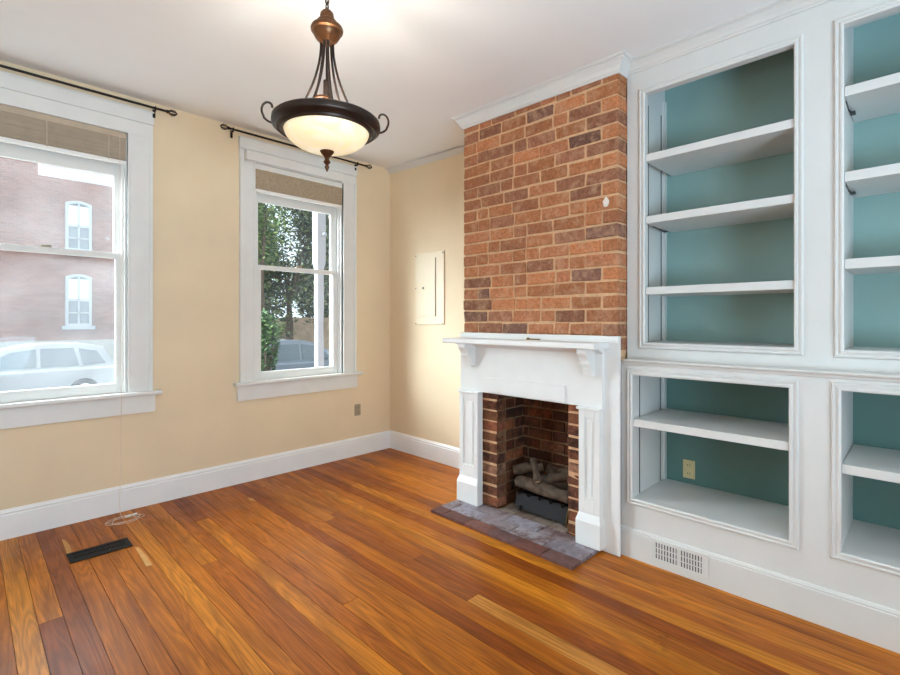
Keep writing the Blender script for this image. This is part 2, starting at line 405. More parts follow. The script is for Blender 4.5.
# crown mouldings
def crown(name, line, side, label):
    """line: list of (x, y, zbottom); side: outward direction for every segment handled by mitred offsets"""
    prof = [(0, 0), (.008, 0), (.012, .12), (.02, .2), (.028, .42), (.045, .68), (.052, .74), (.052, .84), (.06, .86), (.068, .93), (.068, 1.0), (0, 1.0)]
    m = MB(); n = len(prof); V = []
    for (x, y, zb, nx, ny) in line:
        for (p, t) in prof:
            yy = y+ny*p; zt = ceil_z(yy)
            V.append((x+nx*p, yy, zb+(zt-zb)*t))
    F = []
    for i in range(len(line)-1):
        for k in range(n):
            l = (k+1) % n; F.append((i*n+k, i*n+l, (i+1)*n+l, (i+1)*n+k))
    F += [tuple(range(n)), tuple(range((len(line)-1)*n, len(line)*n))]
    m.add(V, F); return structure(m.build(name, 'white'), label, 'crown moulding')
crown('trim_1', [(XC, CY1, 2.848, -1, 1), (XC, CY0, 2.832, -1, -1), (XU, CY0, 2.838, -1, -1)], 0, 'white crown moulding over the brick chimney breast')
crown('trim_2', [(XU, CY0-.0, 2.853, -1, 0), (XU, -.6, 2.853, -1, 0)], 0, 'white crown moulding over the built-in bookcase')
crown('trim_3', [(XA, YW, 2.962, -1, 0), (XA, CY1, 2.905, -1, 0)], 0, 'white crown moulding over the alcove wall')

# ------------------------------------------------------------------ brick chimney
chim = thing('brick_chimney_breast', (3.0, 1.9, 0), 'exposed red brick chimney breast above white mantel', 'chimney')
def brick_col():
    t = R.random()
    if t < .05: c = (126, 90, 76)
    elif t < .28: c = (152, 102, 78)
    elif t < .6: c = (172, 112, 80)
    else: c = (182, 118, 80)
    k = R.uniform(.9, 1.1); return srgb(*[min(255, q*k) for q in c])
m = MB(); H0, CH = 1.285-.0846, .0846
c = 0; z = H0
while z < 2.86:
    zt = z+CH-.0125; y = CY0; stretch_first = (c % 2 == 0); dep = .106
    first = True
    while y < CY1-.01:
        if first: w = .208 if stretch_first else .1
        else: w = .1 if R.random() < .2 else R.uniform(.195, .22)
        if CY1-(y+w) < .07: w = CY1-y
        m.cc = brick_col(); zz = R.uniform(-.002, .002); xx = R.uniform(-.003, .003)
        if first and not stretch_first: m.box(XC+xx, XC+.2, y, y+w, z+zz, zt+zz, .0038)
        else: m.box(XC+xx, XC+dep, y, y+w, z+zz, zt+zz, .0038)
        y += w+.0125; first = False
    if stretch_first: # side face beyond the corner header
        m.cc = brick_col(); m.box(XC+dep+.012, XC+.32, CY0+R.uniform(0, .003), CY0+.1, z, zt, .002)
    z += CH; c += 1
m.build('brickwork', 'brick', chim, attr=True, bevel=.005, seg=2)
m = MB(); m.box(XC+.0062, XA-.002, CY0+.008, CY1-.006, .95, 2.91)
m.build('mortar_core', 'mortar', chim)
m = MB(); m.box(XC+.007, XA-.002, CY0+.006, 1.62, 0.021, .95); m.box(XC+.007, XA-.002, 2.205, CY1-.004, 0.021, .95); m.box(3.04, XA-.002, 1.62, 2.205, .021, .95)
m.build('firebox_mortar', 'soot_mortar', chim)
for a_, b_ in ((1.45, 1.617), (2.207, 2.45)): MB().box(XC+.005, XC+.012, a_, b_, .0225, .86).build('jamb_mortar', 'mortar', chim)
pl = MB(); pl.lathe([(.001, -.03), (.014, -.026), (.02, -.01), (.022, .004), (.013, .012), (.008, .022), (.001, .026)], (0, 0, 0), 12)
pl.v = [(XC-.003+.25*x, 1.36+y, 2.09+z*1.1) for x, y, z in pl.v]
pl.build('plaster_remnant', 'plaster', chim, smooth=True)['label'] = 'white plaster remnant stuck on brick'
# firebox lining: real bricks on jamb fronts, both cheeks, the back and the throat
m = MB()
def fcol(dark):
    c = R.choice([(132, 74, 46), (118, 62, 40), (146, 88, 58), (104, 58, 42), (126, 80, 58)])
    k = R.uniform(.75, 1.1)*dark; return srgb(*[min(255, q*k) for q in c])
z = .0245; c = 0
while z < .86:
    zt = min(z+.066, .9)
    for (a, b) in ((2.2, 2.5), (1.44, 1.624)):
        y = a
        m.cc = srgb(*R.choice([(140, 86, 62), (152, 96, 72), (122, 78, 62), (160, 116, 94), (128, 84, 60)]))
        m.box(XC+R.uniform(-.001, .003), XC+.1, a+R.uniform(-.006, .004), b+R.uniform(-.008, .004) if a < 2 else b, z, zt-.003, .004)
    x = XC+.112
    w0 = .1 if c % 2 else .2
    while x < 3.05:
        w = min(w0, 3.05-x)
        m.cc = fcol(.9); m.box(x, x+w, 2.2+R.uniform(-.003, .003), 2.28, z, zt, .003)
        m.cc = fcol(.9); m.box(x, x+w, 1.54, 1.624+R.uniform(-.003, .003), z, zt, .003)
        x += w+.012; w0 = .2
    y = 1.63-(0 if c % 2 else .1)
    while y < 2.2:
        w = .2; a = max(y, 1.625); b = min(y+w, 2.2)
        if b-a > .01: m.cc = fcol(.85); m.box(3.03+R.uniform(-.003, .003), 3.1, a, b, z, zt, .003)
        y += w+.012
    z += .078; c += 1
m.build('firebox_lining', 'firebrick', chim, attr=True, bevel=.004, seg=2)['label'] = 'sooted brick firebox lining'

# hearth
m = MB(); hx0, hx1 = 2.352, 2.70; hy0, hy1 = 1.38, 2.522
y = hy0
while y < hy1-.01:
    w = .205
    if hy1-(y+w) < .1: w = hy1-y
    m.cc = srgb(*R.choice([(108, 66, 56), (98, 62, 56), (118, 76, 66), (104, 74, 70)]))
    m.box(hx0, hx0+.10, y+.002, y+w-.002, -.015, .02, .0015); y += w
for k, (xa, xb) in enumerate(((hx0+.104, hx0+.226), (hx0+.23, hx1))):
    y = hy0-(.13*k)
    while y < hy1-.01:
        w = .262; a = max(hy0, y); b = min(hy1, y+w)
        if b-a > .02:
            m.cc = srgb(*R.choice([(142, 134, 142), (126, 116, 122), (150, 140, 144), (134, 120, 122)]))
            m.box(xa, xb, a+.002, b-.002, -.015, .02+R.uniform(-.001, .001), .0015)
        y += w
y = 1.63
while y < 2.19:
    for xa, xb in ((hx1+.003, 2.86), (2.865, 3.03)):
        m.cc = srgb(*R.choice([(128, 112, 100), (116, 98, 86), (140, 124, 112)])); m.box(xa, xb, y, min(y+.136, 2.195), -.015, .019, .0015)
    y += .14
tag(m.build('brick_hearth', 'hearthstone', attr=True, bevel=.003), 'low purple-grey and brown paver hearth set in the floor before the fireplace', 'hearth')

# ------------------------------------------------------------------ mantel
man = thing('fireplace_mantel', (2.67, 1.92, 0), 'white painted wooden mantelpiece with two brackets around brick fireplace', 'mantel')
XB = 2.682
m = MB(); m.box(XB, XC-.011, 1.262, 1.378, 0, 1.285); m.box(XB, XC-.011, 1.378, 1.505, .0215, 1.285); m.box(XB, XC-.011, 2.325, 2.53, 0.0215, 1.285); m.box(XB, XC-.011, 1.505, 2.325, .853, 1.285)
m.box(XB-.014, XB, 1.262, 2.53, 1.247, 1.285)
m.build('backing_board', 'mantel', man, bevel=.002)
m = MB(); m.box(2.655, XB, 1.357, 2.516, .853, 1.21); m.build('frieze', 'mantel', man, bevel=.002)
m = MB(); m.box(2.643, 2.655, 1.605, 2.258, .862, .965); m.build('applied_panel', 'mantel', man, bevel=.003)
m = MB()
m.prism([(2.505, 1.2105), (2.693, 1.2105), (2.693, 1.247), (2.505, 1.247), (2.5, 1.242), (2.5, 1.2155)], 1, 1.329, 2.558)
m.prism([(2.63, 1.192), (2.655, 1.178), (2.655, 1.2105), (2.60, 1.2105), (2.602, 1.202)], 1, 1.35, 2.52)
m.build('mantel_shelf', 'mantel', man, bevel=.003)
def pilaster(y0, y1):
    m = MB(); zc = .838
    m.box(2.652, XB, y0, y1, .0215, zc)
    sw = .034; pz0, pz1 = .30, .79
    m.box(2.640, 2.652, y0, y0+sw, .2, zc); m.box(2.640, 2.652, y1-sw, y1, .2, zc)
    m.box(2.640, 2.652, y0+sw, y1-sw, .2, pz0); m.box(2.640, 2.652, y0+sw, y1-sw, pz1, zc)
    m.prism([(y0+sw+.02, pz0+.02), (y1-sw-.02, pz0+.02), (y1-sw-.02, pz1-.02), (y0+sw+.02, pz1-.02)], 0, 2.646, 2.653)
    ob = m.build('pilaster', 'mantel', man, bevel=.002)
    b = MB(); e = .012
    b.box(2.622, XB, y0-e, y1+e, .0215, .168)
    lo = [(2.622, y0-e, .168), (2.622, y1+e, .168), (XB, y1+e, .168), (XB, y0-e, .168)]
    hi = [(2.640, y0, .212), (2.640, y1, .212), (XB, y1, .212), (XB, y0, .212)]
    b.add(lo+hi, [(0,1,5,4), (1,2,6,5), (2,3,7,6), (3,0,4,7), (4,5,6,7)])
    b.build('plinth', 'mantel', ob, bevel=.002)
    k = MB(); k.box(2.626, XB, y0-.012, y1+.012, .838, .853); k.build('cap_fillet', 'mantel', ob, bevel=.004)
pilaster(1.368, 1.506); pilaster(2.328, 2.512)
def corbel(y0, y1):
    P = [(2.652, 1.208), (2.53, 1.208), (2.53, 1.188), (2.536, 1.176), (2.552, 1.16), (2.566, 1.14), (2.573, 1.122),
         (2.585, 1.120), (2.585, 1.112), (2.592, 1.098), (2.598, 1.08), (2.602, 1.062), (2.603, 1.045), (2.652, 1.04)]
    m = MB(); m.prism([(a, b) for a, b in P], 1, y0, y1)
    m.prism([(2.60, 1.128), (2.566, 1.128), (2.566, 1.117), (2.60, 1.117)], 1, y0-.004, y1+.004)
    m.lathe([(.001, -.006), (.008, -.005), (.012, 0), (.008, .005), (.001, .006)], (2.598, (y0+y1)/2, 1.086), 12)
    m.build('bracket', 'mantel', man, bevel=.002)
corbel(1.400, 1.458); corbel(2.357, 2.429)
hk = MB(); hk.box(2.655, 2.665, 1.80, 1.88, 1.2475, 1.256); hk.lathe([(.012, 0), (.013, .004), (.008, .014), (.001, .016)], (2.655, 1.892, 1.2475), 12)
tag(hk.build('metal_hook', 'brass', bevel=.001), 'small tarnished metal hook lying on the mantel shelf', 'hook')

# gas log set in the firebox
gr = thing('burner_pan', (2.86, 1.85, .02), 'black metal burner pan with grate under the fake logs', 'grate')
m = MB(); m.prism([(2.76, .045), (2.775, .045), (2.79, .155), (2.775, .155)], 1, 1.66, 2.08); m.box(2.775, 2.99, 1.67, 2.07, .05, .07)
for yy in (1.665, 2.06): m.box(2.77, 2.99, yy, yy+.015, .05, .13)
m.build('pan_front', 'pan', gr, bevel=.003)
m = MB()
for yy in (1.70, 1.79, 1.88, 1.97, 2.05): m.tube([(2.752, yy, .17), (2.765, yy, .149), (2.985, yy, .149), (3.005, yy, .2)], .008, 8)
m.tube([(2.80, 1.66, .143), (2.80, 2.08, .143)], .008, 8); m.tube([(2.96, 1.66, .143), (2.96, 2.08, .143)], .008, 8)
m.build('grate_bars', 'iron', gr, smooth=True)
for yy in (1.69, 2.05):
    for xx in (2.79, 2.97): MB().tube([(xx, yy, .0215), (xx, yy, .143)], .008, 8).build('leg', 'iron', gr, smooth=True)
k = MB(); k.lathe([(.014, 0), (.016, .006), (.016, .02), (.008, .026), (.001, .026)], (0, 0, 0), 14)
k.v = [(2.762-z, 2.03+x, .06+y) for x, y, z in k.v]; k.build('valve_knob', 'iron', gr, smooth=True)
k = MB(); k.tube([(2.755, 1.665, .027), (2.75, 1.66, .05), (2.77, 1.655, .14)], .005, 6); k.build('gas_tube', 'brass', gr, smooth=True)
def log(a, b, r, label):
    a, b = Vector(a), Vector(b); n = 16; st = 12; m = MB(); d = (b-a).normalized()
    u = d.cross(Vector((0, 0, 1))); u.normalize(); w = u.cross(d); V = []; F = []
    ph = R.uniform(0, 6)
    for i in range(st+1):
        t = i/st; c = a.lerp(b, t)+w*.006*math.sin(t*5+ph); rr = r*(1+.1*math.sin(t*7+ph))
        for k in range(n):
            th = 2*PI*k/n; q = rr*(1+.1*math.sin(3*th+ph+t*2)+R.uniform(-.06, .06)); V.append(c+u*math.cos(th)*q+w*math.sin(th)*q)
    for i in range(st):
        for k in range(n): F.append((i*n+k, i*n+(k+1) % n, (i+1)*n+(k+1) % n, (i+1)*n+k))
    F += [tuple(range(n-1, -1, -1)), tuple(range(st*n, st*n+n))]
    m.add(V, F)
    t_ = thing('ceramic_log', a, label, 'log', 'ceramic logs in the fireplace')
    m.build('bark', 'log', t_, smooth=True)
    for p, s in ((a, -1), (b, 1)):
        e = MB(); e.add([p+s*d*.0015+u*math.cos(2*PI*k/n)*r*.82+w*math.sin(2*PI*k/n)*r*.82 for k in range(n)]+[p+s*d*.004], [(k, (k+1) % n, n) for k in range(n)])
        e.build('cut_end', 'logend', t_)
log((2.80, 1.655, .212), (2.81, 2.09, .212), .043, 'long front fake log lying across the grate bars')
log((2.95, 1.69, .212), (2.955, 2.10, .214), .042, 'rear fake log at the back of the grate')
log((2.84, 2.15, .285), (2.93, 1.96, .315), .034, 'fake log pointing forward with a cut end at left of grate')
log((2.775, 1.90, .265), (2.85, 1.985, .39), .022, 'thin upright branch log leaning on the left of front log')
log((2.81, 1.83, .292), (2.95, 1.665, .335), .03, 'forked fake log leaning toward the right jamb')
log((2.965, 1.93, .300), (2.972, 1.77, .300), .032, 'short fake log lying on top of the rear log')

# ------------------------------------------------------------------ built-in bookcase
bc = thing('built_in_bookcase', (2.95, .35, 0), 'white built-in bookcase with teal back panels right of fireplace', 'bookcase')
YE = -.6
U1 = (.448, 1.168, 1.247, 2.708); U2 = (-.44, .261, 1.244, 2.721)
L1 = (.455, 1.207, .345, 1.061); L2 = (-.44, .263, .352, 1.067)
def face(X, t, ys, zs, ops):
    m = MB(); (ya, yb), (z0, z1) = ys, zs
    y = ya
    for (a, b, c, d) in sorted(ops):
        m.box(X, X+t, y, a, z0, z1); m.box(X, X+t, a, b, z0, c); m.box(X, X+t, a, b, d, z1); y = b
    m.box(X, X+t, y, yb, z0, z1); return m
face(XU, .035, (YE, CY0-.004), (1.12, 2.912), [U1, U2]).build('upper_face_frame', 'white', bc)
face(XL, .04, (YE, CY0-.004), (.0, 1.135), [L1, L2]).build('lower_face_frame', 'white', bc)
m = MB(); m.prism([(XU, 1.15), (XL-.022, 1.15), (XL-.026, 1.145), (XL-.022, 1.138), (XL-.010, 1.132), (XL-.008, 1.122), (XL, 1.118), (XL+.03, 1.118), (XL+.03, 1.135), (XU, 1.135)], 1, YE, CY0-.022)
m.build('ledge_moulding', 'white', bc, bevel=.001)
mold = [(0, 0), (0, .012), (.006, .016), (.013, .015), (.016, .010), (.022, .010), (.025, .014), (.031, .014), (.036, .006), (.038, 0)]
for X, o in ((XU, U1), (XU, U2), (XL, L1), (XL, L2)):
    m = MB(); m.frame(X, o[0], o[1], o[2], o[3], mold); m.build('opening_moulding', 'white', bc)
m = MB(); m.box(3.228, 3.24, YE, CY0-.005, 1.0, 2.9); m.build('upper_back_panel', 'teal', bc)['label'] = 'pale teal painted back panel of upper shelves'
m = MB(); m.box(3.226, 3.24, YE, CY0-.005, .05, 1.12); m.build('lower_back_panel', 'lowerteal', bc)['label'] = 'darker teal back panel of lower shelves'
def side(y0, y1, z0, z1, X): MB().box(X, 3.228, y0, y1, z0, z1).build('side_panel', 'white', bc)
side(1.212, CY0-.006, 1.2, 2.9, XU+.035); side(1.2125, CY0-.006, .1, 1.118, XL+.04)
side(.262, .44, 1.2, 2.9, XU+.035); side(.2645, .452, .1, 1.118, XL+.04); side(YE, -.446, 1.2, 2.9, XU+.035); side(YE, -.446, .1, 1.118, XL+.04)
# shelf-standard slots and cleats
def strip(x, y, z0, z1, s): MB().box(x, x+.008, y-.0025 if s < 0 else y, y if s < 0 else y+.0025, z0, z1).build('standard_and_shadow', 'slot', bc)
for x in (2.955, 3.158): strip(x, 1.212, 1.247, 2.7, -1)  # front strip draws the face frame's shadow as a dark line
for x in (2.83, 3.145): strip(x, 1.2125, .347, 1.06, -1)
def cleat(y0, y1, z0, z1): MB().box(3.195, 3.228, y0, y1, z0, z1).build('corner_cleat', 'white', bc)
cleat(1.2, 1.212, 1.24, 2.8); cleat(1.2, 1.2125, .345, 1.1)
# top boards of the openings and fixed bottoms
for (o, X) in ((U1, XU), (U2, XU), (L1, XL), (L2, XL)):
    w = (o[0]-.007, o[1]+.004)
    if o is U1: w = (.441, 1.211)
    MB().box(X+.0355 if X > 2.8 else X+.0405, 3.2255, w[0], w[1], o[2]-.035, o[2]-.0004).build('bottom_board', 'white', bc)
    zt = 2.885 if X > 2.8 else 1.085
    MB().box(X+.041, 3.2255, w[0], w[1], zt, zt+.02).build('top_board', 'white', bc)
def shelf(o, X, zt, th=.043, wide=0):
    MB().box(X-.002, 3.225, o[0]+.001-wide*0, o[1]-.001, zt-th, zt).build('shelf', 'white', bc, bevel=.002)
def clip(y, z, s, X):
    m = MB(); m.tube([(X+.06, y-.003*s*-1, z-.002), (X+.16, y+.004, z-.006), (X+.22, y-.008*s, z-.012)], .004, 6); m.box(X+.2, X+.24, y-.02, y, z-.016, z-.008)
    m.build('shelf_clip', 'slot', bc)
for zt in (2.353, 1.989, 1.5725): shelf(U1, XU, zt)
for zt in (2.441, 2.053, 1.657): shelf(U2, XU, zt, .045)
shelf(L1, XL, .804, .042); shelf(L2, XL, .741, .041)
clip(.259, 2.441-.045, 1, XU); clip(.259, 2.053-.045, 1, XU)
clip(1.166, 1.989-.043, 1, XU+.05)

# wall register in the baseboard
vr = thing('wall_register', (2.715, .95, .02), 'white metal air register set in the bookcase baseboard', 'vent')
XV = XL-.016
m = MB(); a, b, c, d = .80, 1.10, .022, .158
m.box(XV-.006, XV, a, b, c, .048); m.box(XV-.006, XV, a, b, .138, d); m.box(XV-.006, XV, a, .832, .048, .138); m.box(XV-.006, XV, 1.08, b, .048, .138); m.box(XV-.006, XV, .944, .958, .048, .138)
m.build('frame', 'white', vr, bevel=.0015)
MB().box(XV-.0015, XV-.0005, .832, 1.08, .048, .138).build('dark_duct', 'slot', vr)
m = MB()
for (s, e) in ((.832, .944), (.958, 1.08)):
    k = 8; w = (e-s)/k
    for q in range(k): m.box(XV-.005, XV-.0016, s+q*w+w*.36, s+q*w+w*.92, .048, .138)
for zz in (.078, .108): m.box(XV-.0045, XV-.0016, .832, 1.08, zz-.002, zz+.002)
m.build('louvers', 'white', vr)

# outlets
def outlet(c, axis, mat, label):
    t = thing('wall_outlet', c, label, 'outlet')
    def bx(u0, u1, w0, w1, p0, p1):
        x, y, z = c
        return (x-p1, x-p0, y+u0, y+u1, z+w0, z+w1) if axis == 0 else (x+u0, x+u1, y-p1, y-p0, z+w0, z+w1)
    MB().box(*bx(-.036, .036, -.058, .058, 0, .006)).build('cover_plate', mat, t, bevel=.003)
    for s in (-1, 1):
        r = MB().box(*bx(-.017, .017, s*.026-.015, s*.026+.015, .006, .0085)).build('socket', mat, t, bevel=.004)
        m = MB(); m.box(*bx(-.008, -.005, s*.026-.005, s*.026+.007, .0085, .0092)); m.box(*bx(.005, .008, s*.026-.005, s*.026+.006, .0085, .0092))
        m.build('slots', 'slot', r)
outlet((2.822, YW, .462), 1, 'taupe_plate', 'taupe electrical outlet on cream wall below right window')
outlet((3.226, 1.062, .436), 0, 'ivory', 'ivory electrical outlet on teal back of lower bookcase')

# painted-over breaker panel on the alcove wall
bp_ = thing('breaker_panel', (XA, 3.49, 1.69), 'painted-over electrical panel cover on alcove wall left of chimney', 'electrical panel')
MB().box(XA-.010, XA, 3.282, 3.70, 1.335, 2.05).build('cover_plate', 'panelpaint', bp_, bevel=.003)
d = MB().box(XA-.016, XA-.010, 3.399, 3.64, 1.416, 1.99).build('door', 'panelpaint', bp_, bevel=.002)
MB().box(XA-.018, XA-.010, 3.396, 3.401, 1.416, 1.99).build('hinge', 'taupe_plate', d)
k = MB(); k.lathe([(.011, 0), (.011, .006), (.006, .01), (.001, .01)], (0, 0, 0), 12); k.v = [(XA-.016-z, 3.57+x, 1.70+y) for x, y, z in k.v]; k.build('latch', 'slot', d)
for y, z in ((3.69, 1.345), (3.69, 1.70), (3.69, 2.03), (3.30, 1.345), (3.30, 2.03)):
    k = MB(); k.lathe([(.006, 0), (.006, .003), (.001, .004)], (0, 0, 0), 8); k.v = [(XA-.010-c_, y+a_, z+b_) for a_, b_, c_ in k.v]; k.build('screw', 'slot', bp_)

# ------------------------------------------------------------------ windows
def window(idx, x0, x1, cl, cr, panemat, label, sr=.058):
    """x0..x1 opening; cl, cr outer edges of the casing"""
    w = thing('window_%d' % idx, ((x0+x1)/2, YW, ZS), label, 'window', kind='structure')
    yc = YW-.022
    m = MB()
    for a, b, o in ((cl, x0, -1), (x1, cr, 1)):
        m.box(a, b, yc, YW, ZS, ZH)
        if o < 0: m.box(a-.002, a+.022, yc-.010, YW, ZS, ZH+.02); m.box(b-.016, b, yc-.004, YW, ZS, ZH)
        else: m.box(b-.022, b+.002, yc-.010, YW, ZS, ZH+.02); m.box(a, a+.016, yc-.004, YW, ZS, ZH)
    m.build('side_casing', 'frame', w, bevel=.002)
    m = MB(); m.box(cl-.004, cr+.004, yc, YW, ZH, 2.925); m.box(cl-.008, cr+.008, yc-.014, YW, 2.832, 2.93); m.box(cl-.008, cr+.008, yc-.02, YW, 2.918, 2.93)
    m.build('head_casing', 'frame', w, bevel=.002)
    m = MB(); m.prism([(YW-.068, .832), (YW-.062, .827), (YW+.03, .827), (YW+.03, .85), (YW-.062, .856), (YW-.068, .85)], 0, cl-.05, cr+.055); m.build('stool', 'frame', w, bevel=.003)
    m = MB(); m.box(cl-.022, cr+.02, YW-.024, YW, .697, .827); m.build('apron', 'frame', w, bevel=.002)
    m = MB(); m.box(x0, x0+.014, YW, YW+.2, ZS, ZH); m.box(x1-.014, x1, YW, YW+.2, ZS, ZH); m.box(x0, x1, YW, YW+.2, ZH-.014, ZH); m.box(x0, x1, YW+.02, YW+.26, ZS-.03, ZS-.001)
    for a in (x0+.014, x1-.03): m.box(a, a+.016, YW+.026, YW+.04, ZS, ZH)
    m.build('jamb_liner', 'frame', w)
    def sash(nm, y, z0, z1, sl, sr, br, tr):
        a, b = x0+.016, x1-.016
        m = MB(); m.box(a, a+sl, y, y+.032, z0, z1); m.box(b-sr, b, y, y+.032, z0, z1); m.box(a+sl, b-sr, y, y+.032, z0, z0+br); m.box(a+sl, b-sr, y, y+.032, z1-tr, z1)
        bead = .006
        m.box(a+sl, a+sl+bead, y+.006, y+.026, z0+br, z1-tr); m.box(b-sr-bead, b-sr, y+.006, y+.026, z0+br, z1-tr)
        o = m.build(nm, 'frame', w, bevel=.002)
        MB().box(a+sl, b-sr, y+.014, y+.017, z0+br, z1-tr).build('pane', panemat, o)
        return o
    ls = sash('lower_sash', YW+.041, ZS-.001, 1.866, .058, sr, .078, .040)
    sash('upper_sash', YW+.076, 1.832, ZH-.014, .046, sr+.004, .036, .29)
    k = MB(); xm = (x0+x1)/2; k.box(xm-.03, xm+.03, YW+.045, YW+.068, 1.866, 1.874); k.tube([(xm-.02, YW+.055, 1.88), (xm+.03, YW+.05, 1.882)], .006, 8); k.build('sash_lock', 'taupe_plate', ls, bevel=.001)
    return w
window(1, W1[0], W1[1], W1[0]-.15, .985, 'pane_l', 'left sash window with wide white casing', .042)
window(2, W2[0], W2[1], 1.632, 2.790, 'pane_r', 'right sash window with wide white casing near the corner')

# blinds
def blind(x0, x1, mat, zb, label, valance=None, cord=False):
    t = thing('window_blind', ((x0+x1)/2, YW+.01, ZH), label, 'blind')
    ya, yb = YW-.012, YW+.022
    MB().box(x0, x1, ya, yb, ZH-.045, ZH-.001).build('head_rail', mat if not valance else 'rail', t, bevel=.002)
    m = MB(); z = zb+.028; k = 0
    while z < ZH-.048:
        m.box(x0+.002, x1-.002, ya+R.uniform(-.001, .001), yb, z, z+.0032, .0004); z += .0046; k += 1
    m.build('slat_stack', mat, t)
    MB().box(x0, x1, ya-.001, yb, zb, zb+.026).build('bottom_rail', 'rail', t, bevel=.003)
    for f in (.12, .5, .88):
        xx = x0+(x1-x0)*f; MB().box(xx-.004, xx+.004, ya-.002, ya-.0012, zb+.02, ZH-.04).build('ladder_tape', mat, t)
    if valance:
        v = MB(); v.box(valance[0], valance[1], 4.05, 4.058, valance[2], valance[3]); v.box(valance[0], valance[0]+.01, 4.058, YW-.024, valance[2], valance[3]); v.box(valance[1]-.01, valance[1], 4.058, YW-.024, valance[2], valance[3]); v.box(valance[0], valance[1], 4.058, YW-.024, valance[3]-.01, valance[3])
        v.build('valance', 'frame', t, bevel=.002)
    if cord:
        cx, cyy = .782, YW-.075
        pts = [(cx, ya-.004, ZH-.03), (cx, ya-.01, 2.4), (cx, cyy, 1.2), (cx, cyy, .85), (cx-.004, cyy+.01, .4), (cx-.008, 4.07, .06), (cx-.01, 4.03, .01), (cx-.015, 3.96, .004)]
        for q in range(84):
            a = q*.26; rr = .074+.020*math.sin(q*.43)
            pts.append((.775+rr*1.25*math.cos(a), 3.925+rr*math.sin(a)*.8, .004+.002*math.sin(q*.31)))
        MB().tube(pts, .0015, 6).build('pull_cord', 'cord', t, smooth=True)
        for (px, py, an) in ((.775, 3.93, .3), (.815, 3.945, .15)):
            k = MB(); k.lathe([(.001, 0), (.004, .002), (.006, .015), (.0075, .03), (.0075, .038), (.001, .04)], (0, 0, 0), 10)
            k.v = [(px+z*math.cos(an)-y*math.sin(an), py+z*math.sin(an)+y*math.cos(an), .016+x) for x, y, z in k.v]; k.build('tassel', 'rail', t, smooth=True)
    return t
blind(W1[0]+.006, W1[1]-.006, 'blind', 2.505, 'raised taupe slat blind at top of the left window with cord trailing to floor', cord=True)
blind(W2[0]+.006, W2[1]-.006, 'blind2', 2.492, 'raised tan slat blind behind white valance at top of the right window', valance=(1.665, 2.605, 2.733, 2.816))

# curtain rods
def rod(xa, xb, ba, bb, z, label, lfin=True):
    t = thing('curtain_rod', ((xa+xb)/2, 4.05, z), label, 'curtain rod')
    MB().tube([(xa, 4.05, z), (xb, 4.05, z)], .0085, 12).build('rod', 'iron', t, smooth=True)
    for x, s in ((xa, -1), (xb, 1)):
        if x < -1: continue
        k = MB(); k.tube([(x, 4.05, z), (x+s*.012, 4.05, z), (x+s*.02, 4.05, z)], [.012, .013, .007], 10)
        for q in range(3):
            an = q*PI/3; pts = []
            for h in range(20):
                th = 2*PI*h/20; rr = .021*math.sin(th); pts.append((x+s*(.042-.026*math.cos(th)), 4.05+rr*math.cos(an), z+rr*math.sin(an)))
            k.tube(pts, .0028, 6, True)
        k.tube([(x+s*.066, 4.05, z), (x+s*.074, 4.05, z)], .005, 8)
        k.build('finial', 'iron', t, smooth=True)
    for x in (ba, bb):
        k = MB(); k.box(x-.009, x+.009, YW-.046 if x < 0 else 4.086, 4.092, z-.06, z-.0); k.tube([(x, 4.088, z-.014), (x, 4.06, z-.016), (x, 4.05, z-.012)], .007, 8)
        k.tube([(x+.011*math.cos(a*PI/6), 4.05+.011*math.sin(a*PI/6)*1, z) for a in range(12)], .004, 6, True)
        pts = [(x, 4.05+.012*math.cos(a*PI/6), z+.012*math.sin(a*PI/6)) for a in range(12)]; k.tube(pts, .0045, 6, True)
        k.box(x-.006, x+.006, 4.088, 4.1, z-.055, z-.005)
        k.build('bracket', 'iron', t)
rod(-.32, 1.065, -.21, .992, 2.948, 'black curtain rod with cage finial above the left window')
rod(1.525, 2.875, 1.555, 2.775, 2.951, 'black curtain rod with two cage finials above the right window')

# ------------------------------------------------------------------ floor register
fr = thing('floor_register', (.57, 3.51, 0), 'black metal floor register in the boards below left window', 'vent')
ang = 0
m = MB(); a0, a1, b0, b1 = .418, .722, 3.435, 3.588
m.box(a0, a1, b0, b0+.028, 0, .006); m.box(a0, a1, b1-.028, b1, 0, .006); m.box(a0, a0+.024, b0+.028, b1-.028, 0, .006); m.box(a1-.024, a1, b0+.028, b1-.028, 0, .006)
m.build('frame', 'register', fr, bevel=.002)
m = MB(); m.box(a0+.024, a1-.024, b0+.028, b1-.028, .0002, .001)
for q in range(18):
    xx = a0+.03+q*.0143; m.box(xx, xx+.006, b0+.028, b1-.028, .001, .005)
m.box(a0+.024, a1-.024, 3.507, 3.515, .001, .0055)
m.build('louvers', 'register', fr)

